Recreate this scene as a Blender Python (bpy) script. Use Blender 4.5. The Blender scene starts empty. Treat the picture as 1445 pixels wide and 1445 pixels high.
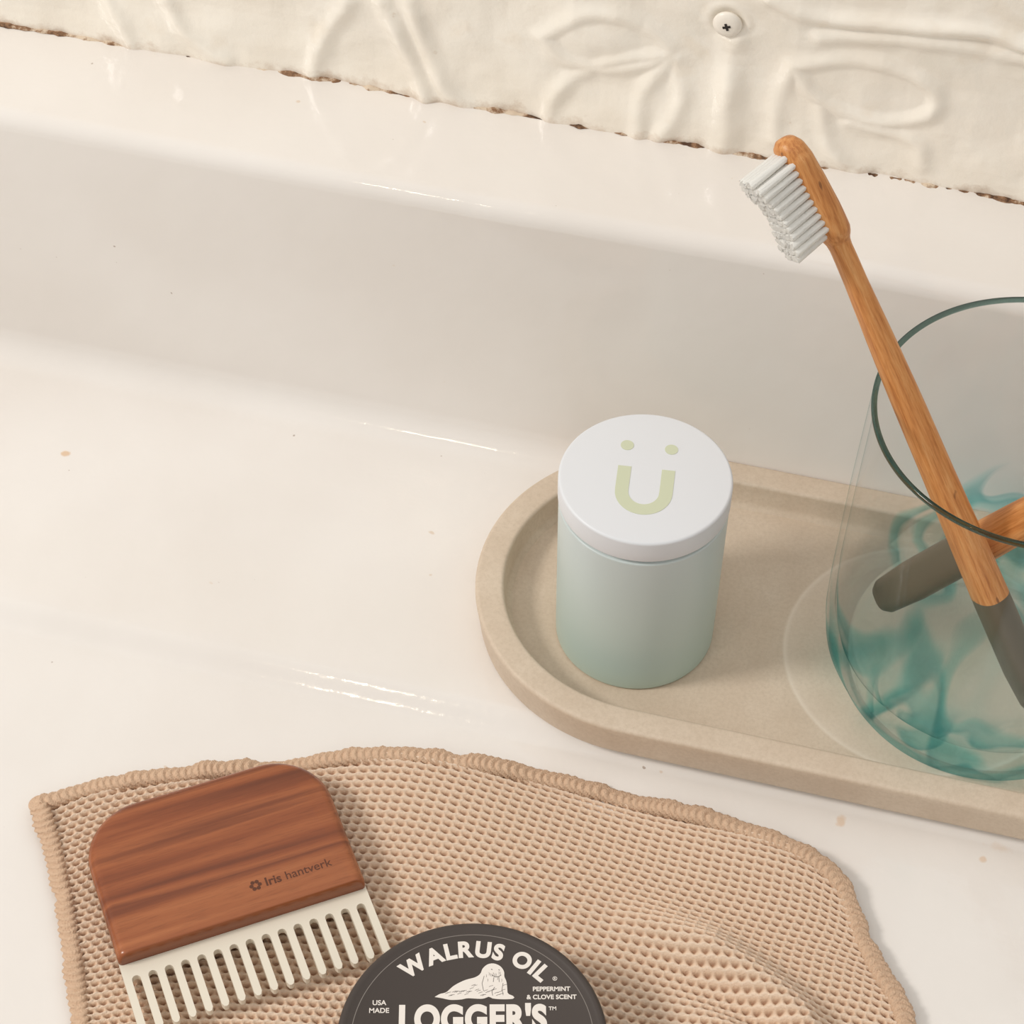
import bpy, bmesh, numpy as np, math, random
from mathutils import Matrix, Vector, noise
random.seed(4); rng=np.random.default_rng(5)
S=0.01
scene=bpy.context.scene
try:
    scene.view_settings.view_transform='Standard'; scene.view_settings.look='None'
except Exception as e: print(e)
def lin(r,g,b):
    f=lambda c:(c/255/12.92) if c/255<=.04045 else ((c/255+.055)/1.055)**2.4
    return (f(r),f(g),f(b),1)
# ------------------------------------------------------------ camera
th,ps,ro,fp=0.86154,0.24509,0.01237,3373.9
C=np.array([7.2851,-44.795,58.063])
F=np.array([-math.sin(ps)*math.cos(th),math.cos(ps)*math.cos(th),-math.sin(th)])
R=np.array([math.cos(ps),math.sin(ps),0.]);U=np.cross(R,F)
R2=math.cos(ro)*R+math.sin(ro)*U;U2=-math.sin(ro)*R+math.cos(ro)*U
cd=bpy.data.cameras.new("camera");cam=bpy.data.objects.new("camera",cd);scene.collection.objects.link(cam)
m=Matrix.Identity(4)
for i in range(3):
    m[i][0]=R2[i];m[i][1]=U2[i];m[i][2]=-F[i];m[i][3]=C[i]*S
cam.matrix_world=m;cd.sensor_width=36;cd.lens=fp*36/1445;cd.clip_start=.02;cd.clip_end=50
scene.camera=cam
def back(px,py,z):
    d=((px-722.5)/fp)*R2+((722.5-py)/fp)*U2+F
    t=(z-C[2])/d[2];return C+t*d
# ------------------------------------------------------------ helpers
def mesh_obj(name,V,Fc,mat=None,smooth=True,parent=None,sharp=None):
    me=bpy.data.meshes.new(name)
    V=np.asarray(V,float)*S
    me.from_pydata(V.tolist(),[],[tuple(int(i) for i in f) for f in Fc]);me.update()
    if smooth:
        me.polygons.foreach_set("use_smooth",[True]*len(me.polygons))
        if sharp: me.set_sharp_from_angle(angle=math.radians(sharp))
    if mat: me.materials.append(getattr(mat,'m',mat))
    o=bpy.data.objects.new(name,me);scene.collection.objects.link(o)
    if parent: o.parent=parent
    return o
def empty(name,loc=(0,0,0),rotz=0,mat=None):
    o=bpy.data.objects.new(name,None);scene.collection.objects.link(o);o.empty_display_size=.01
    if mat is not None: o.matrix_world=mat
    else:
        o.location=[c*S for c in loc];o.rotation_euler=(0,0,rotz)
    return o
def tag(o,label,cat,group=None,kind=None):
    o["label"]=label;o["category"]=cat
    if group:o["group"]=group
    if kind:o["kind"]=kind
def lathe(prof,n=128,closed=False):
    V=[];Fc=[];k=len(prof)
    idx=[]
    for (r,z) in prof:
        if r<1e-6: idx.append([len(V)]);V.append((0,0,z))
        else:
            idx.append(list(range(len(V),len(V)+n)))
            V+=[(r*math.cos(2*math.pi*i/n),r*math.sin(2*math.pi*i/n),z) for i in range(n)]
    rng_=range(k if closed else k-1)
    for j in rng_:
        a,b=idx[j],idx[(j+1)%k]
        for i in range(n):
            i2=(i+1)%n
            if len(a)==1 and len(b)==1: continue
            if len(a)==1: Fc.append((a[0],b[i2],b[i]))
            elif len(b)==1: Fc.append((a[i],a[i2],b[0]))
            else: Fc.append((a[i],a[i2],b[i2],b[i]))
    return V,Fc
def arcp(cx,cz,r,a0,a1,n=6):
    return [(cx+r*math.cos(math.radians(a0+(a1-a0)*i/n)),cz+r*math.sin(math.radians(a0+(a1-a0)*i/n))) for i in range(n+1)]
def smooth_curve(pts,n):
    P=np.array(pts,float)
    out=[]
    Q=np.vstack([2*P[0]-P[1],P,2*P[-1]-P[-2]])
    for i in range(len(P)-1):
        p0,p1,p2,p3=Q[i:i+4]
        for t in np.linspace(0,1,24,endpoint=False):
            out.append(.5*((2*p1)+(-p0+p2)*t+(2*p0-5*p1+4*p2-p3)*t*t+(-p0+3*p1-3*p2+p3)*t**3))
    out.append(P[-1]);out=np.array(out)
    d=np.r_[0,np.cumsum(np.linalg.norm(np.diff(out,axis=0),axis=1))]
    s=np.linspace(0,d[-1],n)
    return np.stack([np.interp(s,d,out[:,k]) for k in range(out.shape[1])],1),d[-1]
def fast_grid(name,V,nu,nv,mat,parent=None,flip=False):
    V=np.asarray(V,np.float32).reshape(-1,3)*S
    i=np.arange(nu-1)[:,None]*nv+np.arange(nv-1)[None,:]
    q=np.stack([i,i+nv,i+nv+1,i+1],-1).reshape(-1,4)
    if flip:q=q[:,::-1]
    me=bpy.data.meshes.new(name);me.vertices.add(len(V));me.vertices.foreach_set("co",V.ravel())
    me.loops.add(q.size);me.loops.foreach_set("vertex_index",q.ravel().astype(np.int32))
    me.polygons.add(len(q));me.polygons.foreach_set("loop_start",np.arange(0,q.size,4,dtype=np.int32))
    me.update(calc_edges=True);me.validate()
    me.polygons.foreach_set("use_smooth",[True]*len(me.polygons))
    me.materials.append(mat.m)
    o=bpy.data.objects.new(name,me);scene.collection.objects.link(o)
    if parent:o.parent=parent
    return o
# ------------------------------------------------------------ materials
class M:
    def __init__(s,name,base=(.8,.8,.8,1),rough=.5,**kw):
        s.m=bpy.data.materials.new(name);s.m.use_nodes=True;s.nt=s.m.node_tree;s.b=s.nt.nodes["Principled BSDF"]
        s.b.inputs["Base Color"].default_value=base;s.b.inputs["Roughness"].default_value=rough
        for k,v in kw.items(): s.b.inputs[k.replace("_"," ")].default_value=v
        tc=s.nt.nodes.new("ShaderNodeTexCoord");mp=s.nt.nodes.new("ShaderNodeVectorMath");mp.operation='SCALE';mp.inputs[3].default_value=100
        s.nt.links.new(tc.outputs["Object"],mp.inputs[0]);s.co=mp.outputs[0]
    def n(s,t,**kw):
        x=s.nt.nodes.new(t)
        for k,v in kw.items(): setattr(x,k,v)
        return x
    def link(s,a,b): s.nt.links.new(a,b)
    def mapping(s,scale=(1,1,1),rot=(0,0,0),loc=(0,0,0)):
        x=s.n("ShaderNodeMapping");x.inputs["Scale"].default_value=scale;x.inputs["Rotation"].default_value=rot;x.inputs["Location"].default_value=loc
        s.link(s.co,x.inputs[0]);return x.outputs[0]
    def noise(s,scale,detail=4,vec=None,rough=.5,dist=0):
        x=s.n("ShaderNodeTexNoise");x.inputs["Scale"].default_value=scale;x.inputs["Detail"].default_value=detail
        x.inputs["Roughness"].default_value=rough;x.inputs["Distortion"].default_value=dist
        s.link(vec or s.co,x.inputs["Vector"]);return x.outputs["Fac"]
    def ramp(s,fac,stops):
        x=s.n("ShaderNodeValToRGB");e=x.color_ramp.elements
        while len(e)<len(stops): e.new(.5)
        for el,(p,c) in zip(e,stops): el.position=p;el.color=c
        s.link(fac,x.inputs[0]);return x.outputs[0]
    def mix(s,fac,a,b,mode='MIX'):
        x=s.n("ShaderNodeMix",data_type='RGBA',blend_type=mode)
        for sock,v in ((x.inputs[0],fac),(x.inputs[6],a),(x.inputs[7],b)):
            if isinstance(v,(float,int,tuple)): sock.default_value=v
            else: s.link(v,sock)
        return x.outputs[2]
    def math(s,op,a,b=0):
        x=s.n("ShaderNodeMath",operation=op)
        for sock,v in ((x.inputs[0],a),(x.inputs[1],b)):
            if isinstance(v,(float,int)): sock.default_value=v
            else: s.link(v,sock)
        return x.outputs[0]
    def dist(s,p,scale=(1,1,1)):
        sub=s.n("ShaderNodeVectorMath",operation='SUBTRACT');s.link(s.co,sub.inputs[0]);sub.inputs[1].default_value=p
        ml=s.n("ShaderNodeVectorMath",operation='MULTIPLY');s.link(sub.outputs[0],ml.inputs[0]);ml.inputs[1].default_value=scale
        l=s.n("ShaderNodeVectorMath",operation='LENGTH');s.link(ml.outputs[0],l.inputs[0]);return l.outputs["Value"]
    def z(s,lo,hi):
        sp=s.n("ShaderNodeSeparateXYZ");s.link(s.co,sp.inputs[0])
        mr=s.n("ShaderNodeMapRange");mr.inputs[1].default_value=lo;mr.inputs[2].default_value=hi;s.link(sp.outputs[2],mr.inputs[0]);return mr.outputs[0]
    def bump(s,h,strength=.3,dist=.0005):
        x=s.n("ShaderNodeBump");x.inputs["Strength"].default_value=strength;x.inputs["Distance"].default_value=dist
        s.link(h,x.inputs["Height"]);s.link(x.outputs[0],s.b.inputs["Normal"])
    def color(s,c): s.link(c,s.b.inputs["Base Color"])
W=(1,1,1,1);K=(0,0,0,1)
LOW=-.90;TB=-.45
# porcelain
mp=M("porcelain_enamel",rough=.10)
c1=mp.ramp(mp.noise(.12,3),[(.35,lin(232,226,220)),(.65,lin(238,233,228))])
spk=mp.ramp(mp.noise(1.3,2,rough=.6),[(.765,K),(.79,W)])
c2=mp.mix(mp.math('MULTIPLY',spk,.4),c1,lin(205,170,125))
spk2=mp.ramp(mp.noise(3.2,1,vec=mp.mapping((1,1,1),loc=(31,7,3))),[(.815,K),(.845,W)])
c3=mp.mix(mp.math('MULTIPLY',spk2,.6),c2,lin(140,110,85))
nst=mp.noise(3.0,3)
for (px,py,z_,rad,al_,sc_) in((92,640,TB,.20,.6,(1,1.2,1)),(1186,1158,LOW,.24,.4,(1.5,1,1)),(1388,1213,LOW,.13,.4,(1,1,1)),(1412,1197,LOW,.40,.18,(.8,2.0,1))):
    q_=back(px,py,z_)
    dd=mp.math('ADD',mp.dist(tuple(float(c) for c in q_),sc_),mp.math('MULTIPLY',mp.math('SUBTRACT',nst,.5),rad*1.6))
    fmask=mp.ramp(mp.math('DIVIDE',dd,rad*2),[(.25,(al_,al_,al_,1)),(.5,K)])
    c3=mp.mix(fmask,c3,lin(216,168,108))
mp.color(c3);mp.bump(mp.noise(.9,4),.22,.001)
# wall paint
mw=M("painted_pressed_tin",rough=.15)
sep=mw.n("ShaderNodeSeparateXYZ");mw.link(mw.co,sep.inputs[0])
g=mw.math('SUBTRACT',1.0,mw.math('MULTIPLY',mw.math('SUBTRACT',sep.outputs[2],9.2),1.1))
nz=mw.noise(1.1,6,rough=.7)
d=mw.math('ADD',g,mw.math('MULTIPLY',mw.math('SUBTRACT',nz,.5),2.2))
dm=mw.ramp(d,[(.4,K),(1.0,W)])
base=mw.ramp(mw.noise(.35,4),[(.35,lin(249,241,228)),(.6,lin(254,248,237)),(.78,lin(242,229,210))])
r=mw.ramp(mw.noise(2.5,4),[(.74,K),(.82,W)])
base2=mw.mix(mw.math('MULTIPLY',r,.4),base,lin(210,182,152))
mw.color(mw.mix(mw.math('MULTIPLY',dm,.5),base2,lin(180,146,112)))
mw.bump(mw.noise(1.0,5),.5,.0014)
mgap=M("grimy_caulk",lin(96,66,46),.8)
mgap.color(mgap.ramp(mgap.noise(.8,6,rough=.7),[(.42,lin(82,56,38)),(.50,lin(150,114,84)),(.57,lin(218,200,178))]))
# concrete
mt=M("cast_concrete",rough=.6)
ct=mt.ramp(mt.noise(.6,6,rough=.55),[(.3,lin(206,187,166)),(.7,lin(216,199,179))])
ct=mt.mix(mt.ramp(mt.noise(8,4,rough=.7),[(.40,K),(.75,(.5,.5,.5,1))]),ct,lin(188,168,145))
# pale ring painted on the tray floor, imitating light focused by the glass
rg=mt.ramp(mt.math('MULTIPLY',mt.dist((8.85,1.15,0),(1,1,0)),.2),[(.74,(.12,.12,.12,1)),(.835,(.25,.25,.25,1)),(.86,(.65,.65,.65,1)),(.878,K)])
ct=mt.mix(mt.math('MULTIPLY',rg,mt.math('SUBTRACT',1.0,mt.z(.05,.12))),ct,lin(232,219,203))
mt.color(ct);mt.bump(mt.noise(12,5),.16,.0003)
mjar=M("mint_coated_metal",lin(206,225,219),.34);mjar.bump(mjar.noise(40,2),.06,.0002)
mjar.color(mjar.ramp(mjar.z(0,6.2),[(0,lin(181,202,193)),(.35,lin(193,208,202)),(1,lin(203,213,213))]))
mlid=M("white_coated_metal",lin(224,226,230),.42);mlid.bump(mlid.noise(40,2),.05,.0002)
mgreen=M("pale_green_print",lin(205,210,182),.5)
def bamboo(name,lo,mid,hi):
    b=M(name,rough=.42)
    v=b.mapping((9,9,.55));n1=b.noise(1,6,vec=v,rough=.65)
    c=b.ramp(n1,[(.3,lo),(.5,mid),(.7,hi)])
    f=b.ramp(b.noise(1,3,vec=b.mapping((30,30,2.2))),[(.55,K),(.75,(.6,.6,.6,1))])
    c=b.mix(f,c,lo)
    nick=b.ramp(b.noise(1,1,vec=b.mapping((3,3,1.2),loc=(5,2,9))),[(.74,K),(.77,(.7,.7,.7,1))])
    b.color(b.mix(nick,c,lin(110,62,34)));b.bump(n1,.15,.0004);return b
mbam=bamboo("bamboo",lin(172,102,50),lin(208,140,78),lin(224,166,106))
mpaint=M("dark_painted_handle",lin(94,88,72),.4)
mbri=M("nylon_bristles",lin(255,254,250),.5)
mbri.bump(mbri.noise(1,2,vec=mbri.mapping((40,1.0,40))),.35,.0004)
tlb=mbri.n("ShaderNodeBsdfTranslucent");tlb.inputs[0].default_value=(1,.99,.96,1)
mxb=mbri.n("ShaderNodeMixShader");mxb.inputs[0].default_value=.35;mbri.link(mbri.b.outputs[0],mxb.inputs[1]);mbri.link(tlb.outputs[0],mxb.inputs[2]);mbri.link(mxb.outputs[0],mbri.nt.nodes["Material Output"].inputs[0])
# glass
GH=11.15
mg=M("tumbler_glass");nt_=mg.nt
gl=mg.n("ShaderNodeBsdfGlass");gl.inputs["IOR"].default_value=1.45;gl.inputs["Roughness"].default_value=0
tr=mg.n("ShaderNodeBsdfTransparent");gs=mg.n("ShaderNodeBsdfGlossy");gs.inputs["Roughness"].default_value=.01
lw=mg.n("ShaderNodeLayerWeight");lw.inputs["Blend"].default_value=.5
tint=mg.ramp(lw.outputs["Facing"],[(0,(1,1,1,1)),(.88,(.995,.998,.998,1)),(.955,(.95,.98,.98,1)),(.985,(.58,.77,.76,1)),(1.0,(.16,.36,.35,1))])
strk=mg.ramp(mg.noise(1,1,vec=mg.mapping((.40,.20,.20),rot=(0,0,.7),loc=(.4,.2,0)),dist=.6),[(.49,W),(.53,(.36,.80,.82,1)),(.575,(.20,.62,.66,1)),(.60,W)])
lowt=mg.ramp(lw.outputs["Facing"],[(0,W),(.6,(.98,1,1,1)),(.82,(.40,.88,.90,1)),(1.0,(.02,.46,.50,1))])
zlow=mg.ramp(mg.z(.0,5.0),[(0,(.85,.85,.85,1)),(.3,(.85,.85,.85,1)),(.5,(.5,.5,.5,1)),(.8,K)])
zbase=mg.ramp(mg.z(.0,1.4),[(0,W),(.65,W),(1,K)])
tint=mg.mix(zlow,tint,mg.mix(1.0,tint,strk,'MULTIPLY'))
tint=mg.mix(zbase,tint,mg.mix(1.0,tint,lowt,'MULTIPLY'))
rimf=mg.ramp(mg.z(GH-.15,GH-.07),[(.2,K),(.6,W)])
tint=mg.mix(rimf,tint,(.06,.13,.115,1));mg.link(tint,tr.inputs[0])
glc=mg.mix(rimf,(.88,.99,.99,1),(.30,.42,.39,1));mg.link(glc,gl.inputs["Color"])
fz_=mg.math('ADD',mg.math('MULTIPLY',mg.math('POWER',lw.outputs["Facing"],10.0),.35),.03)
mx1=mg.n("ShaderNodeMixShader");mg.link(fz_,mx1.inputs[0]);mg.link(tr.outputs[0],mx1.inputs[1]);mg.link(gs.outputs[0],mx1.inputs[2])
fr_=mg.math('MAXIMUM',mg.math('MULTIPLY',mg.math('SUBTRACT',1.0,mg.z(1.1,2.2)),.3),mg.math('MULTIPLY',rimf,.45))
mx2=mg.n("ShaderNodeMixShader");mg.link(fr_,mx2.inputs[0]);mg.link(mx1.outputs[0],mx2.inputs[1]);mg.link(gl.outputs[0],mx2.inputs[2])
out=nt_.nodes["Material Output"];mg.link(mx2.outputs[0],out.inputs["Surface"])
# cloth
mc=M("cotton_knit_yarn",rough=.95)
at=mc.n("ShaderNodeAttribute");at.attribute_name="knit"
cc=mc.ramp(at.outputs["Fac"],[(0,lin(150,106,78)),(.5,lin(223,194,167)),(1,lin(241,220,199))])  # shade in the stitch holes and recesses is painted into the yarn colour
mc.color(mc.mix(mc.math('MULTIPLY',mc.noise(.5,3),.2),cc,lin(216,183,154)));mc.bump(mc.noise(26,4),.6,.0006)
mh=M("cotton_hem_yarn",lin(218,185,156),.95);mh.bump(mh.noise(20,4),.8,.0008)
# walnut
mwal=M("oiled_walnut",rough=.24)
v=mwal.mapping((.03,.85,.5),loc=(0,.55,0));n1=mwal.noise(1,4,vec=v,rough=.5,dist=.08)
cw=mwal.ramp(n1,[(.30,lin(98,50,30)),(.40,lin(138,74,42)),(.47,lin(160,92,54)),(.53,lin(118,62,36)),(.6,lin(150,84,48)),(.72,lin(176,108,66))])
fib=mwal.ramp(mwal.noise(1,3,vec=mwal.mapping((1.8,26,26))),[(.5,K),(.75,(.3,.3,.3,1))])
mwal.color(mwal.mix(fib,cw,lin(90,48,29)));mwal.bump(n1,.05,.0003)
mcomb=M("cream_comb_plate",lin(230,221,204),.35)
mengr=M("burnt_engraving",lin(92,50,30),.7)
mtin=M("charcoal_tin_coating",lin(66,57,52),.5);mtin.bump(mtin.noise(30,3),.08,.0002)
mink=M("cream_ink",lin(238,230,222),.55);mink2=M("grey_ink",lin(130,122,116),.55);minkd=M("dark_ink",lin(90,82,77),.5)
mscrew=M("painted_screw",lin(246,239,228),.3);mdark=M("screw_recess",lin(40,34,32),.7)
# ------------------------------------------------------------ sink
prof=[(-60,LOW-1.6),(-40,LOW-.1),(-30,LOW),(-12,LOW),(-8,LOW),(-6.0,LOW)]
for i in range(21):
    t=i/20;prof.append((-4.5+1.0*t,LOW+(TB-LOW)*(t*t*(3-2*t))))
prof+=[(-2.6,TB),(0,TB),(3,TB),(4.6,TB)]
rf=1.1
yb=6.68
prof+=[(yb-rf+rf*math.sin(math.radians(a)),TB+rf-rf*math.cos(math.radians(a))) for a in range(0,86,5)]
prof+=[(yb+.2,TB+3.2),(yb+.38,TB+6)]
rt=.65;zt=9.45;yt=yb+.55
prof+=[(yt+rt-rt*math.cos(math.radians(a)),zt-rt+rt*math.sin(math.radians(a))) for a in range(5,91,7)]
prof+=[(yt+2,zt-.02),(11.4,zt),(12.6,zt)]
prof=np.array(prof)
xs=np.linspace(-62,48,200)
V=np.zeros((len(xs),len(prof),3))
for i,x in enumerate(xs):
    V[i,:,0]=x;V[i,:,1]=prof[:,0];V[i,:,2]=prof[:,1]
    w=np.clip((prof[:,1]-4)/5,0,1)
    V[i,:,1]+=.08*np.sin(x*.21+1)*w;V[i,:,2]+=.03*np.sin(x*.33)*w
sink=fast_grid("sink",V,len(xs),len(prof),mp,flip=False)
tag(sink,"old white enamel sink drainboard with raised back ledge against the wall","sink")
# ------------------------------------------------------------ wall (pressed tin)
WY=11.6
def wl(px,py):
    d=((px-722.5)/fp)*R2+((722.5-py)/fp)*U2+F
    t=(WY-C[1])/d[1];P=C+t*d;return (P[0],P[2])
feat=dict(
 a=[(540,0),(570,60),(602,135)],b=[(580,0),(602,62),(628,120),(660,152)],c=[(235,0),(268,48),(320,82)],c2=[(150,0),(176,40),(190,75)],d=[(492,0),(455,58),(440,105)],
 p1=[(765,50),(830,18),(900,32),(945,74),(870,96),(800,84),(765,50)],p2=[(940,78),(870,84),(800,115),(775,160),(790,185)],p3=[(950,80),(908,130),(900,195)],p3b=[(955,82),(962,140),(930,195)],
 st=[(1036,58),(1030,120),(1020,212)],
 q1=[(1120,90),(1160,140),(1240,172),(1310,160),(1320,130),(1270,100),(1200,84),(1120,90)],q2=[(1120,90),(1098,140),(1095,195)],q3=[(1160,150),(1170,205),(1210,245)],q4=[(1200,172),(1290,200),(1300,235)],
 h1=[(1090,-5),(1150,20),(1250,33),(1380,42),(1450,62)],h2=[(1160,50),(1300,58),(1450,84)])
zs=np.linspace(8.8,24,230);xw=np.linspace(-34,26,860)
X,Z=np.meshgrid(xw,zs,indexing='ij');H=np.zeros_like(X)
def ridge(pts,w,h):
    global H
    P,L=smooth_curve(pts,60)
    D=np.full(X.shape,1e9)
    for a,b in zip(P[:-1],P[1:]):
        ab=b-a;t=np.clip(((X-a[0])*ab[0]+(Z-a[1])*ab[1])/(ab@ab+1e-9),0,1)
        D=np.minimum(D,np.hypot(X-a[0]-t*ab[0],Z-a[1]-t*ab[1]))
    H=np.maximum(H,h*np.exp(-(D/w)**2))
for k,vv in feat.items():
    hh={'st':.28,'h1':.22,'h2':.17,'a':.19,'b':.19}.get(k,.14)
    ridge([wl(*u) for u in vv],.45 if k=='st' else .29,hh)
# leaf bodies bulge gently inside their outlines
for k in('p1','q1'):
    P=np.array([wl(*u) for u in feat[k]]);c0=P[:-1].mean(0);ex_=np.ptp(P[:,0])/2;ez_=np.ptp(P[:,1])/2
    H=np.maximum(H,.11*np.exp(-(((X-c0[0])/(ex_*.65))**2+((Z-c0[1])/(ez_*.65))**2)))
scx,scz=wl(1028,30);D_=np.hypot(X-scx,Z-scz);H=np.maximum(H,.06*np.exp(-((D_-.60)/.16)**2))
def lownoise(fr_,seed):
    nzv=np.array([noise.noise(Vector((x*fr_,z*fr_,seed))) for x,z in zip(X[::6,::6].ravel(),Z[::6,::6].ravel())]).reshape(X[::6,::6].shape)
    ii=np.clip(np.arange(X.shape[0])/6,0,nzv.shape[0]-1.001);jj=np.clip(np.arange(X.shape[1])/6,0,nzv.shape[1]-1.001)
    i0=ii.astype(int);j0=jj.astype(int);fi=(ii-i0)[:,None];fj=(jj-j0)[None,:]
    i1=np.minimum(i0+1,nzv.shape[0]-1);j1=np.minimum(j0+1,nzv.shape[1]-1)
    return (nzv[np.ix_(i0,j0)]*(1-fi)*(1-fj)+nzv[np.ix_(i1,j0)]*fi*(1-fj)+nzv[np.ix_(i0,j1)]*(1-fi)*fj+nzv[np.ix_(i1,j1)]*fi*fj)
N=lownoise(.35,0)+.4*lownoise(.9,4)+.25*lownoise(1.6,9)*np.clip((X-3)/6,0,1)
H*=(1+.6*lownoise(.8,11))
Vw=np.stack([X,WY-H-.19*N,Z],-1)
wall=fast_grid("wall_back",Vw,len(xw),len(zs),mw)
wall["kind"]="structure"
gx=np.linspace(-34,26,700);V=[];
for x in gx:
    rr=.06+.16*noise.noise(Vector((x*.4,0,3)))+.09*noise.noise(Vector((x*2.2,0,5)))+.03*noise.noise(Vector((x*7,0,5)))
    rr=min(.2,max(.012,rr))
    for a in np.linspace(0,90,6):
        V.append((x,WY+.08-(.12+rr*1.1)*math.cos(math.radians(a)),zt-.02+rr*math.sin(math.radians(a))))
gap=fast_grid("trim_1",np.array(V),len(gx),6,mgap);gap["kind"]="structure"
# screw
sx,sz=wl(1028,30)
Vs,Fs=lathe([(0,0.0),(.42,0),(.44,.06),(.40,.13),(.25,.19),(.0,.21)],48)
scr=mesh_obj("screw",Vs,Fs,mscrew);scr.rotation_euler=(math.radians(90),0,0);scr.location=(sx*S,(WY-.09)*S,sz*S)
tag(scr,"white painted cross-head screw fixing the pressed wall panel","screw")
Vr=[];Fr=[]
for a in (0,90):
    c,s_=math.cos(math.radians(a+20)),math.sin(math.radians(a+20));b=len(Vr)
    for x,y in((-.12,-.035),(.12,-.035),(.12,.035),(-.12,.035)): Vr+=[(x*c-y*s_,x*s_+y*c,.2)]
    for x,y in((-.12,-.035),(.12,-.035),(.12,.035),(-.12,.035)): Vr+=[(x*c-y*s_,x*s_+y*c,.222+a*.00002)]
    Fr+=[(b+4,b+5,b+6,b+7)]+[(b+k,b+(k+1)%4,b+4+(k+1)%4,b+4+k) for k in range(4)]
mesh_obj("screw_recess",Vr,Fr,mdark,False,parent=scr)
# ------------------------------------------------------------ tray
tx0,tx1,ty=.48,17.5,1.07
def stadium(r,n=64):
    return [(tx1+r*math.cos(a),ty+r*math.sin(a)) for a in np.linspace(-math.pi/2,math.pi/2,n)]+[(x,ty+r) for x in np.linspace(tx1,tx0,12)[1:-1]]+[(tx0+r*math.cos(a),ty+r*math.sin(a)) for a in np.linspace(math.pi/2,3*math.pi/2,n)]+[(x,ty-r) for x in np.linspace(tx0,tx1,12)[1:-1]]
tp=[(2.5,TB),(5.2,TB)]+arcp(5.32,TB+.18,.18,-90,0,4)[0:]+[(5.6,.62)]+arcp(5.5,.82,.13,0,90,4)+[(4.9,.95)]+arcp(4.86,.83,.12,90,180,4)+[(4.68,.22)]+[(4.5+.17-.17*(math.sin(math.radians(a))),.17-.17*math.cos(math.radians(90-a))) for a in (15,35,60,85)]+[(4.2,0),(2.5,0.0)]
V=[];n=len(stadium(1))
for r_,z in tp: V+=[(x,y,z) for x,y in stadium(r_)]
Fc=[]
for j in range(len(tp)-1):
    for i in range(n):
        i2=(i+1)%n;Fc.append((j*n+i,j*n+i2,(j+1)*n+i2,(j+1)*n+i))
Fc.append(tuple(range(n))[::-1]);Fc.append(tuple((len(tp)-1)*n+i for i in range(n)))
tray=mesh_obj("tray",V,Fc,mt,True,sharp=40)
tag(tray,"beige cast-concrete oblong tray with raised rim on the sink","tray")
# ------------------------------------------------------------ jar
jar=empty("jar");tag(jar,"small mint green metal jar with white round lid on the tray","jar")
HJ=6.97;
body=[(0,0.0),(2.2,0)]+arcp(2.28,.13,.13,-90,0,5)+[(2.42,.5),(2.47,5.95)]+arcp(2.42,5.98,.05,0,90,3)+[(2.33,6.04),(2.33,6.2),(0,6.2)]
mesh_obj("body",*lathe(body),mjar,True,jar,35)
lidp=[(0,6.17),(2.43,6.17)]+arcp(2.46,6.21,.035,-90,0,3)+[(2.5,6.5)]+arcp(2.41,HJ-.09,.09,0,90,6)+[(0,HJ)]
lid=mesh_obj("lid",*lathe(lidp),mlid,True,jar,35)
lid["label"]="white flat lid with pale green smiling emblem"
def ribbon(path,w,z=0,square=False,n=10):
    P=np.array(path);T=np.gradient(P,axis=0);T/=np.linalg.norm(T,axis=1)[:,None];Nn=np.stack([-T[:,1],T[:,0]],1)
    L=P+Nn*w/2;Rr=P-Nn*w/2
    if square: return [tuple(p) for p in Rr]+[tuple(p) for p in L[::-1]]
    a0=math.atan2(Nn[0,1],Nn[0,0]);a1=math.atan2(-Nn[-1,1],-Nn[-1,0])
    c0=[P[0]+w/2*np.array([math.cos(a0+math.pi*k/n),math.sin(a0+math.pi*k/n)]) for k in range(1,n)]
    c1=[P[-1]+w/2*np.array([math.cos(a1+math.pi*k/n),math.sin(a1+math.pi*k/n)]) for k in range(1,n)]
    return [tuple(p) for p in c0]+[tuple(p) for p in Rr]+[tuple(p) for p in c1]+[tuple(p) for p in L[::-1]]
def extrude_polys(polys,z,h):
    V=[];Fc=[]
    for poly in polys:
        b=len(V);n=len(poly)
        V+=[(x,y,z) for x,y in poly]+[(x,y,z+h) for x,y in poly]
        Fc.append(tuple(b+n+i for i in range(n)))
        Fc+=[(b+i,b+(i+1)%n,b+n+(i+1)%n,b+n+i) for i in range(n)]
    return V,Fc
aw=.63
up=[(-aw,.36),(-aw,.1),(-aw,-.5)]+[(-aw*math.cos(math.radians(a)),-.55-.66*math.sin(math.radians(a))) for a in range(10,180,10)]+[(aw,-.5),(aw,.1),(aw,.36)]
upoly=ribbon(up,.38,square=True)
dots=[[(cx+.19*math.cos(a),1.17+.19*math.sin(a)) for a in np.linspace(0,2*math.pi,32,endpoint=False)] for cx in(-.64,.64)]
V,Fc=extrude_polys([upoly]+dots,0,.012)
em=mesh_obj("smile_emblem",V,Fc,mgreen,False,lid);em.location=(0,-.02*S,HJ*S);em.rotation_euler=(0,0,math.radians(7))
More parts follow.
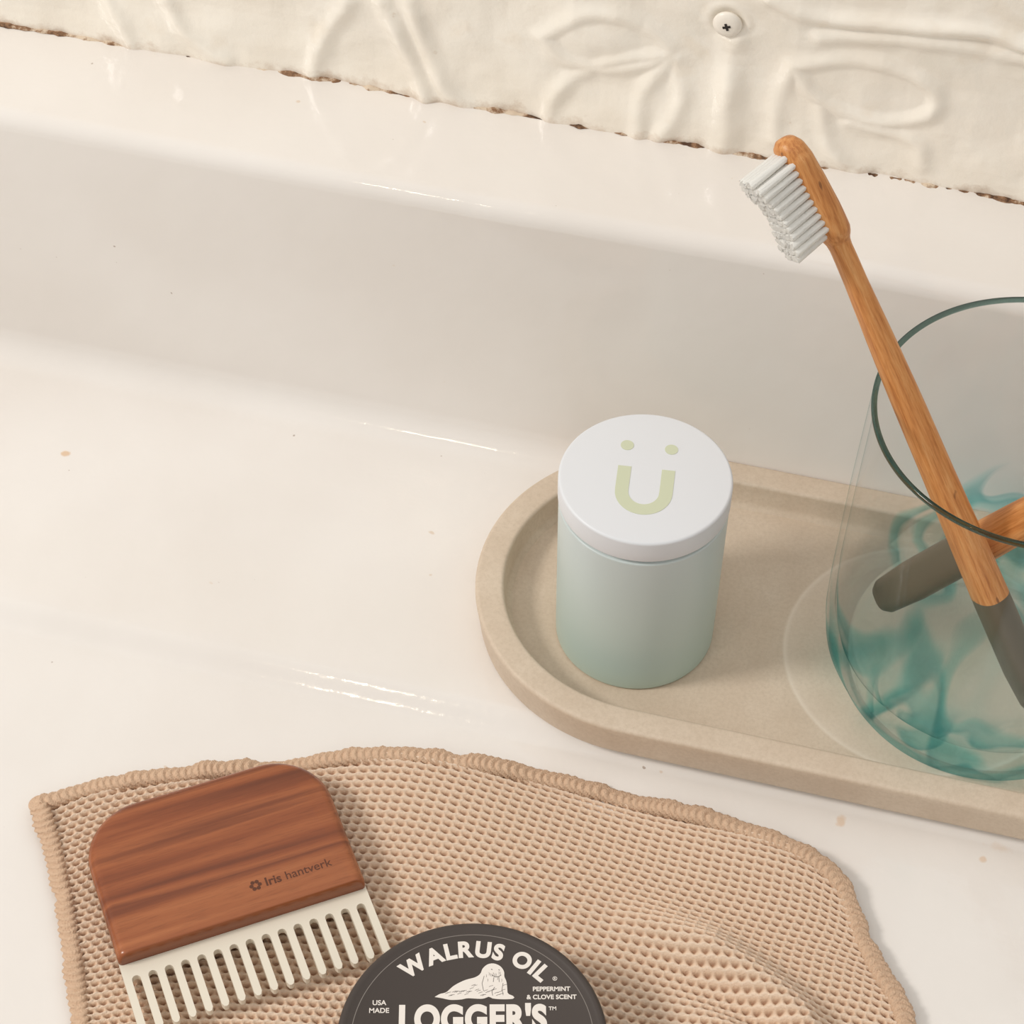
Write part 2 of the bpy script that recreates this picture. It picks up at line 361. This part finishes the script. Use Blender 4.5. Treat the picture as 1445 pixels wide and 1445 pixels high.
# ------------------------------------------------------------ glass
gx_,gy_=10.5,1.22
outer=[(0,0.06),(3.2,.05),(3.6,0.0),(3.95,.02),(4.25,.14),(4.38,.38),(4.48,.7),(4.66,1.05),(4.84,1.5),(4.92,2.2),(4.92,3.3),(4.82,7),(4.65,GH-.3)]
rim=[(4.65,GH-.2)]+arcp(4.65-.08,GH-.08,.08,0,180,8)+[(4.49,GH-.2),(4.49,GH-.3)]
inner=[(4.64,7),(4.73,4),(4.70,2.7),(4.54,1.95),(4.15,1.45),(3.6,1.18),(2.5,1.05),(0,1.0)]
glass=mesh_obj("drinking_glass",*lathe(outer+rim+inner,160),mg,True)
glass.location=(gx_*S,gy_*S,0.003*S)
tag(glass,"clear teal-tinted drinking glass holding toothbrushes on the tray","drinking glass")
# ------------------------------------------------------------ toothbrushes
def proj(P):
    q=P-C;d=q@F;return (722.5+fp*(q@R2)/d,722.5-fp*(q@U2)/d)
Cr=back(1268,538,GH+.3);A1=back(1466,1000,1.5)
dv=(Cr-A1)/np.linalg.norm(Cr-A1)
tt=np.linspace(5,30,2500);py_=np.array([proj(A1+dv*t)[1] for t in tt]);L=float(tt[np.argmin(abs(py_-187))])
tt2=np.linspace(.5,12,1200);split=float(tt2[np.argmin(abs(np.array([proj(A1+dv*t)[1] for t in tt2])-838))])
secs=[(0,.25,.2),(.08,.42,.32),(.3,.54,.4),(1.5,.62,.48),(4,.62,.48),(6,.58,.46),(8.5,.49,.42),(L-8.5,.44,.40),(L-6.5,.37,.36),(L-4.6,.30,.30),(L-3.5,.29,.29),(L-3.28,.32,.31),(L-3.1,.45,.38),(L-2.9,.55,.41),(L-2.2,.61,.42),(L-1.3,.61,.42),(L-.6,.57,.41),(L-.25,.44,.36),(L-.07,.27,.25),(L,.05,.05)]
zz=np.array([s[0] for s in secs])
def bend(z): t=max(0,z-(L-4.0)); return .022*t*t if t<2 else .088+.088*(t-2)
def brush_part(name,z0,z1,mat,par,n=70):
    Z_=np.linspace(z0,z1,n)
    if z1>=L-.01: Z_=np.r_[np.linspace(z0,L-4,20),np.linspace(L-3.9,L-1,36),L-1+np.sin(np.linspace(.06,1,16)*math.pi/2)]
    if z0<.01: Z_=np.r_[np.array([0,.02,.05,.09,.15,.22]),np.linspace(.3,z1,n-6)]
    V=[];m_=28
    for z in Z_:
        a=np.interp(z,zz,[s[1] for s in secs]);b=np.interp(z,zz,[s[2] for s in secs])
        for k in range(m_):
            t=2*math.pi*k/m_;ct_,st_=math.cos(t),math.sin(t);e=.8
            V.append((a*math.copysign(abs(ct_)**e,ct_),b*math.copysign(abs(st_)**e,st_)+bend(z),z))
    Fc=[]
    for i in range(len(Z_)-1):
        for k in range(m_):
            k2=(k+1)%m_;Fc.append((i*m_+k,i*m_+k2,(i+1)*m_+k2,(i+1)*m_+k))
    Fc.append(tuple(range(m_))[::-1]);Fc.append(tuple((len(Z_)-1)*m_+k for k in range(m_)))
    return mesh_obj(name,V,Fc,mat,True,par,50)
def frame(A,T,bd):
    z=(T-A)/np.linalg.norm(T-A);y=bd-(bd@z)*z;y/=np.linalg.norm(y);x=np.cross(y,z)
    mm=Matrix.Identity(4)
    for i in range(3): mm[i][0]=x[i];mm[i][1]=y[i];mm[i][2]=z[i];mm[i][3]=A[i]*S
    return mm
bd=-.78*R2-.50*U2-.22*F
b1=empty("toothbrush",mat=frame(A1,A1+dv,bd))
tag(b1,"bamboo toothbrush with white bristles leaning on the glass rim","toothbrush","toothbrushes in the glass")
h1=brush_part("handle",split,L,mbam,b1)
h1["label"]="light bamboo handle and head"
g1=brush_part("painted_grip",0,split,mpaint,b1);g1["label"]="dark olive painted grip end"
V=[];Fc=[]
for iz in range(12):
    for ix in range(6):
        z0=L-2.84+iz*.222;x0=(-.38+.152*ix)
        if iz in(0,11) and ix in(0,5): continue
        ln=1.05-.08*math.cos((iz-5.5)/5.5*math.pi)+.12*(iz/11)+random.uniform(-.02,.02)
        y0=.26+bend(z0);m_=18;b=len(V);nr=0;lx=random.uniform(-.015,.015);lz=random.uniform(-.012,.012)
        for t,rad in((0,.088),(.3,.094),(.6,.102),(.92,.112),(.98,.112),(1.0,.095)):
            for k in range(m_):
                a=2*math.pi*k/m_;rr=rad*(1+.07*math.cos(6*a))
                jj=random.uniform(-.03,.03) if t>=.92 else 0
                V.append((x0+lx*t+rr*math.cos(a),y0+ln*t+jj,z0+lz*t+rr*math.sin(a)-.10*ln*t))
            nr+=1
        for q in range(nr-1):
            Fc+=[(b+q*m_+k,b+(q+1)*m_+k,b+(q+1)*m_+(k+1)%m_,b+q*m_+(k+1)%m_) for k in range(m_)]
        Fc.append(tuple(b+(nr-1)*m_+k for k in range(m_)))
br1=mesh_obj("bristles",V,Fc,mbri,True,b1,60)
bm=bmesh.new();bm.from_mesh(br1.data);bmesh.ops.recalc_face_normals(bm,faces=bm.faces);bm.to_mesh(br1.data);bm.free()
# second brush
A2=back(1242,845,1.85);B2=back(1640,625,GH+.35)
b2=empty("toothbrush",mat=frame(A2,B2,np.array([.3,-.3,.9])))
tag(b2,"second bamboo toothbrush, dark grip down inside the glass","toothbrush","toothbrushes in the glass")
for p_ in(h1,g1,br1):
    c_=p_.copy();c_.parent=b2;scene.collection.objects.link(c_)
# ------------------------------------------------------------ washcloth
far,_=smooth_curve([(-15.4,-10.45),(-13.99,-9.4),(-11.75,-8.35),(-9.21,-7.4),(-7.68,-6.75),(-5.87,-6.2),(-3.35,-5.85),(-.81,-5.65),(1.35,-5.75),(3.51,-5.95),(5.66,-6.25),(7.1,-6.75)],900)
right,_=smooth_curve([(7.1,-6.75),(7.75,-7.3),(8.25,-8.2),(9.0,-9.4),(9.9,-10.6),(10.3,-12),(10.8,-15),(11.2,-19),(11.4,-22)],800)
left,_=smooth_curve([(-15.4,-10.45),(-14.3,-12.0),(-13.05,-14.1),(-12.0,-16.1),(-10.6,-19),(-9.3,-22.5)],800)
near,_=smooth_curve([(-9.3,-22.5),(0,-22.6),(11.4,-22)],900)
nu,nv=900,800
u=np.linspace(0,1,nu)[:,None,None];v=np.linspace(0,1,nv)[None,:,None]
P=(1-v)*far[:,None,:]+v*near[:,None,:]+(1-u)*left[None,:,:]+u*right[None,:,:]-((1-u)*(1-v)*far[0]+u*(1-v)*far[-1]+(1-u)*v*near[0]+u*v*near[-1])
PX,PY=P[...,0],P[...,1]
uu=u[...,0]*76+.3*np.sin(v[...,0]*30);vv=v[...,0]*66+2.0*np.sin(u[...,0]*6)
row=np.floor(vv);fv=vv-row
hx=uu+.5*(row%2);du=hx-np.round(hx)
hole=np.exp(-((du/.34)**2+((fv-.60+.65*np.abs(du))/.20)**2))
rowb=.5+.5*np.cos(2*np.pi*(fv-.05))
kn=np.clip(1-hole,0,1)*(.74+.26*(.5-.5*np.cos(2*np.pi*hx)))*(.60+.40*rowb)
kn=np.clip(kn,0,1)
basez=LOW+.22
def foldz(x,y):
    f=.85*np.exp(-((np.hypot(x-1.2,y+20)-10.2)/.65)**2)*np.clip((x-1.5)/3,0,1)*np.clip((9.5-x)/2,0,1)
    f+=.85*np.exp(-((np.hypot(x-3,y+19)-5.6)/.7)**2)*np.clip((x-3)/2.5,0,1)
    f+=.65*np.exp(-((np.hypot(x-2,y+20)-8.0)/.55)**2)*np.clip((x-3)/2.5,0,1)
    f+=.28*np.sin(x*.55+y*.3)*np.clip((y+9)/3,0,1)
    return f
fz=foldz(PX,PY)
ZC=basez+.19*kn+fz
cl=empty("washcloth");tag(cl,"tan cotton knitted washcloth with rolled hem lying on the sink","washcloth")
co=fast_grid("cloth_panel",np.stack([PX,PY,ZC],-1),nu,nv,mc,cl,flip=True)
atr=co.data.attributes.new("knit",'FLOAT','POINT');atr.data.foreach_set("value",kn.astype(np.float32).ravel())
loop=np.vstack([left[::-1],far[1:],right[1:]]);
nh=3400
loopP,Lh=smooth_curve(loop[::14],nh)
T=np.gradient(loopP,axis=0);T/=np.linalg.norm(T,axis=1)[:,None];Nn=np.stack([-T[:,1],T[:,0]],1)
s=np.linspace(0,Lh,nh);mseg=26
wob=np.array([noise.noise(Vector((t*.5,0,7))) for t in s]);wob2=np.array([noise.noise(Vector((t*1.6,4,7))) for t in s]);wob3=np.array([noise.noise(Vector((t*5,2,1))) for t in s])
V=np.zeros((nh,mseg,3))
for k in range(mseg):
    a=2*math.pi*k/(mseg-1)
    rib=1+(.42+.25*wob3)*(np.abs(np.cos(np.pi*s/.22+3.4*math.sin(a)+3*wob))-.5)+.10*math.cos(3*a)
    rr=(.155+.03*wob+.03*wob2)*rib
    wide=1.6
    V[:,k,0]=loopP[:,0]+Nn[:,0]*(rr*wide*math.cos(a)+.07*wob2);V[:,k,1]=loopP[:,1]+Nn[:,1]*(rr*wide*math.cos(a)+.07*wob2)
    V[:,k,2]=LOW+.32+.18*wob+foldz(loopP[:,0],loopP[:,1])*.7+rr*math.sin(a)
V[:,:,2]=np.maximum(V[:,:,2],LOW+.012)
hem=fast_grid("hem",V,nh,mseg,mh,cl,flip=True)
hem["label"]="ribbed rolled hem"
# ------------------------------------------------------------ comb
ang=math.atan2(.579,.815)
ZB=basez+.17
comb=empty("hair_comb",(-11.1,-15.14,ZB+.02),ang);tag(comb,"wooden-backed beard comb with cream teeth lying on the washcloth","comb")
W_,H_=7.15,4.85
def rrect(x0,y0,x1,y1,rt,rb,n=12):
    p=[]
    for cx,cy,a0,r_ in((x1-rt,y1-rt,0,rt),(x0+rt,y1-rt,90,rt),(x0+rb,y0+rb,180,rb),(x1-rb,y0+rb,270,rb)):
        for i in range(n+1):
            a=math.radians(a0+90*i/n);p.append((cx+r_*math.cos(a),cy+r_*math.sin(a)))
    return p
def slab(outline_f,zs_ins,parent,name,mat,sharp=50):
    V=[];k=None;Fc=[]
    for ins,z in zs_ins:
        q=outline_f(ins);k=len(q);V+=[(x,y,z) for x,y in q]
    for j in range(len(zs_ins)-1):
        for i in range(k): Fc.append((j*k+i,j*k+(i+1)%k,(j+1)*k+(i+1)%k,(j+1)*k+i))
    Fc.append(tuple(range(k))[::-1]);Fc.append(tuple((len(zs_ins)-1)*k+i for i in range(k)))
    return mesh_obj(name,V,Fc,mat,True,parent,sharp)
HT=.95
pr=[(.22,0),(.07,.08),(0,.22)]+[(0,HT-.3)]+[(.3-.3*math.cos(math.radians(a)),HT-.3+.3*math.sin(math.radians(a))) for a in(15,30,45,60,75,90)]
hd=slab(lambda i:rrect(i,i*.25,W_-i,H_-i,1.75-i,.12,12),pr,comb,"wooden_handle",mwal,60)
hd["label"]="reddish walnut handle with rounded top corners"
nt=16;pw=W_;tw=.215;pitch=(pw-tw)/(nt-1);sp=-.42;te=-2.2
poly=[(0.0,.3)]
for i in range(nt):
    x0=i*pitch;x1=x0+tw
    poly+=[(x0,te+.12),(x0+.05,te+.02),(x0+tw/2,te),(x1-.05,te+.02),(x1,te+.12)]
    if i<nt-1:
        xn=x0+pitch;gapc=(x1+xn)/2;gr=(xn-x1)/2
        poly+=[(x1,sp-gr)]+[(gapc-gr*math.cos(math.radians(a)),sp-gr+gr*math.sin(math.radians(a))) for a in(30,60,90,120,150)]+[(xn,sp-gr)]
poly+=[(pw,.3)]
bm=bmesh.new();vs=[bm.verts.new((x*S,y*S,.22*S)) for x,y in poly];f=bm.faces.new(vs)
ex=bmesh.ops.extrude_face_region(bm,geom=[f]);bmesh.ops.translate(bm,vec=(0,0,.22*S),verts=[g_ for g_ in ex['geom'] if isinstance(g_,bmesh.types.BMVert)])
bmesh.ops.triangulate(bm,faces=[f_ for f_ in bm.faces if len(f_.verts)>4]);bmesh.ops.recalc_face_normals(bm,faces=bm.faces)
me=bpy.data.meshes.new("comb_teeth");bm.to_mesh(me);bm.free();me.materials.append(mcomb.m)
ct_=bpy.data.objects.new("comb_teeth",me);scene.collection.objects.link(ct_);ct_.parent=comb
ct_["label"]="cream flat comb plate with sixteen teeth"
# ------------------------------------------------------------ text helper
def text_mesh(txt,size,bold=0.0,align='CENTER',space=1.0,extr=.006):
    cu=bpy.data.curves.new("t",'FONT');cu.body=txt;cu.size=size;cu.offset=bold;cu.extrude=extr;cu.align_x=align;cu.space_character=space
    ob=bpy.data.objects.new("t",cu);scene.collection.objects.link(ob);bpy.context.view_layer.update()
    me=bpy.data.meshes.new_from_object(ob.evaluated_get(bpy.context.evaluated_depsgraph_get()))
    V=np.array([v.co[:] for v in me.vertices]) if len(me.vertices) else np.zeros((0,3));Fc=[tuple(p.vertices) for p in me.polygons]
    bpy.data.objects.remove(ob);bpy.data.curves.remove(cu);bpy.data.meshes.remove(me)
    return V,Fc
class Acc:
    def __init__(s): s.V=[];s.F=[]
    def add(s,V,Fc,dx=0,dy=0,dz=0,rot=0,sx=1,sy=1):
        b=len(s.V);c,q=math.cos(rot),math.sin(rot)
        for x,y,z in V:
            x*=sx;y*=sy;s.V.append((x*c-y*q+dx,x*q+y*c+dy,z+dz))
        s.F+=[tuple(b+i for i in f) for f in Fc]
ac=Acc()
V,Fc=text_mesh("Iris",.38,.010,'LEFT');w1=V[:,0].max();ac.add(V,Fc,4.47,.74,HT-.003)
V,Fc=text_mesh("hantverk",.38,.002,'LEFT');ac.add(V,Fc,4.47+w1+.12,.74,HT-.003)
pol=[]
for k in range(6):
    a=k*math.pi/3;pol.append([(4.2+.12*math.cos(a)+.06*math.cos(t),.86+.12*math.sin(a)+.06*math.sin(t)) for t in np.linspace(0,2*math.pi,12,endpoint=False)])
V,Fc=extrude_polys(pol,-.005,.009);ac.add(V,Fc,0,0,HT)
mesh_obj("engraved_lettering",ac.V,ac.F,mengr,False,hd)
# ------------------------------------------------------------ tin
TZ=ZB+.03;TH=2.15;TR=3.5
tin=empty("balm_tin",(-.88,-15.72,TZ),ps+.02);tag(tin,"round charcoal balm tin with cream printed lid on the washcloth","tin")
bp=[(0,0),(3.2,0)]+arcp(3.25,.12,.12,-90,0,4)+[(3.4,1.1),(0,1.1)]
mesh_obj("tin_base",*lathe(bp,128),mtin,True,tin,35)
lp=[(0,1.0),(3.45,.95),(3.5,.93)]+arcp(3.52,.98,.04,-60,0,3)+[(3.57,TH-.2)]+arcp(3.44,TH-.13,.13,0,90,6)+[(3.36,TH-.02),(3.3,TH-.05),(0,TH-.05)]
tl=mesh_obj("tin_lid",*lathe(lp,160),mtin,True,tin,30)
zt_=TH-.05+.006
ac=Acc()
def arc_text(txt,size,bold,Rb,a0,a1,center=(0,0)):
    ws=[]
    for ch in txt:
        if ch==' ': ws.append((None,size*.42));continue
        V,Fc=text_mesh(ch,size,bold,'LEFT');w=V[:,0].max()-V[:,0].min();V[:,0]-=V[:,0].min()+w/2;ws.append(((V,Fc),w+size*.19))
    tot=sum(w for _,w in ws);p=0
    for g_,w in ws:
        th_=math.radians(a0+(a1-a0)*((p+w/2)/tot));p+=w
        if g_: ac.add(g_[0],g_[1],center[0]+Rb*math.sin(th_),center[1]+Rb*math.cos(th_),zt_,-th_,.96,1)
arc_text("WALRUS OIL",.65,.029,2.52,-43,47)
V,Fc=text_mesh("LOGGER'S",1.06,.055,space=1.08);wd=V[:,0].max()-V[:,0].min();ac.add(V,Fc,.0,.30,zt_,0,3.9/wd,1)
V,Fc=text_mesh("USA",.20,.003);ac.add(V,Fc,-2.46,1.08,zt_)
V,Fc=text_mesh("MADE",.20,.003);ac.add(V,Fc,-2.46,.85,zt_)
V,Fc=text_mesh("PEPPERMINT",.18,.005);ac.add(V,Fc,2.1,1.47,zt_)
V,Fc=text_mesh("& CLOVE SCENT",.18,.005);ac.add(V,Fc,2.1,1.23,zt_)
V,Fc=text_mesh("TM",.15,.003);ac.add(V,Fc,2.12,.9,zt_)
V,Fc=extrude_polys([ribbon([(2.2+.055*math.cos(t),1.84+.055*math.sin(t)) for t in np.linspace(0,6.0,20)],.014)],-.004,.01);ac.add(V,Fc,0,0,zt_)
V,Fc=text_mesh("R",.085,.002);ac.add(V,Fc,2.2,1.81,zt_)
mesh_obj("label_print",ac.V,ac.F,mink,False,tl)
def wt(x,y): return (x*.93-.02,1.22+(y-1.3)*.88)
wal=[(-1.05,1.40),(-.9,1.50),(-.72,1.56),(-.5,1.78),(-.2,1.96),(.1,2.06),(.25,2.18),(.32,2.36),(.46,2.50),(.64,2.53),(.82,2.44),(.93,2.26),(.94,2.08),(1.0,1.9),(1.02,1.66),(1.04,1.5),(1.18,1.42),(1.2,1.33),(.9,1.31),(.6,1.34),(.5,1.40),(.3,1.33),(-.1,1.35),(-.3,1.31),(-.6,1.30),(-.85,1.36)]
wal=[wt(*p) for p in wal]
wc,_=smooth_curve(wal+[wal[0]],90)
V,Fc=extrude_polys([[tuple(p) for p in wc[:-1]]],-.005,.012);o=mesh_obj("walrus_print",[(x,y,z+zt_) for x,y,z in V],Fc,mink,False,tl)
bm=bmesh.new();bm.from_mesh(o.data);bmesh.ops.triangulate(bm,faces=[f for f in bm.faces if len(f.verts)>4]);bmesh.ops.recalc_face_normals(bm,faces=bm.faces);bm.to_mesh(o.data);bm.free()
st=[([(.60,2.12),(.68,2.07),(.78,2.08),(.84,2.13)],.016),([(.64,2.06),(.62,1.90)],.011),([(.78,2.07),(.79,1.90)],.011),([(.36,2.1),(.30,1.85),(.34,1.6)],.010),([(.66,1.72),(.58,1.58),(.6,1.44)],.011),([(.9,1.85),(.87,1.65),(.9,1.45)],.010),([(.57,2.33),(.59,2.32)],.02),([(.78,2.31),(.80,2.30)],.018)]
rr_=random.Random(2)
for i in range(34):
    x=-.75+.05*i;y=1.42+.35*rr_.random()*min(1,max(.1,(x+1)));st.append(([(x,y),(x+.05,y+.03),(x+.11,y+.045)],.008))
for i in range(12):
    x=.42+.04*i;y=1.95+.3*rr_.random();st.append(([(x,y),(x+.01,y-.04),(x,y-.09)],.006))
dk=[ribbon([wt(*q) for q in p],w) for p,w in st]
V,Fc=extrude_polys(dk,0,.006);mesh_obj("walrus_details",[(x,y,z+zt_+.006) for x,y,z in V],Fc,minkd,False,tl)
ring=[(3.18,TH-.052),(3.18,TH-.046),(3.20,TH-.046),(3.20,TH-.052)]
mesh_obj("label_ring",*lathe(ring,160),mink2,False,tl)
# ------------------------------------------------------------ light
wd=bpy.data.worlds.new("world");scene.world=wd;wd.use_nodes=True;wn=wd.node_tree
bg=wn.nodes["Background"];bg.inputs[1].default_value=.79
tcw=wn.nodes.new("ShaderNodeTexCoord");spw=wn.nodes.new("ShaderNodeSeparateXYZ");wn.links.new(tcw.outputs["Generated"],spw.inputs[0])
rw=wn.nodes.new("ShaderNodeValToRGB");mrw=wn.nodes.new("ShaderNodeMapRange");mrw.inputs[1].default_value=-1;mrw.inputs[2].default_value=1
wn.links.new(spw.outputs[2],mrw.inputs[0]);wn.links.new(mrw.outputs[0],rw.inputs[0])
e=rw.color_ramp.elements;e[0].position=0;e[0].color=(.34,.30,.26,1);e[1].position=1;e[1].color=(1.10,1.085,1.05,1);x_=e.new(.5);x_.color=(.46,.437,.402,1)
wn.links.new(rw.outputs[0],bg.inputs[0])
def area(name,loc,target,size,power,col,sy=None):
    l=bpy.data.lights.new(name,'AREA');l.energy=power;l.color=col;l.size=size*S
    if sy: l.shape='RECTANGLE';l.size_y=sy*S
    o=bpy.data.objects.new(name,l);scene.collection.objects.link(o);o.location=[c*S for c in loc]
    o.rotation_euler=(Vector(target)-Vector(loc)).to_track_quat('-Z','Y').to_euler();return o
area("window_light",(-150,-70,140),(0,0,0),40,21,(1,.955,.90))
area("lamp_light",(-33,-60,110),(-5,0,0),3,.4,(1,.84,.62))
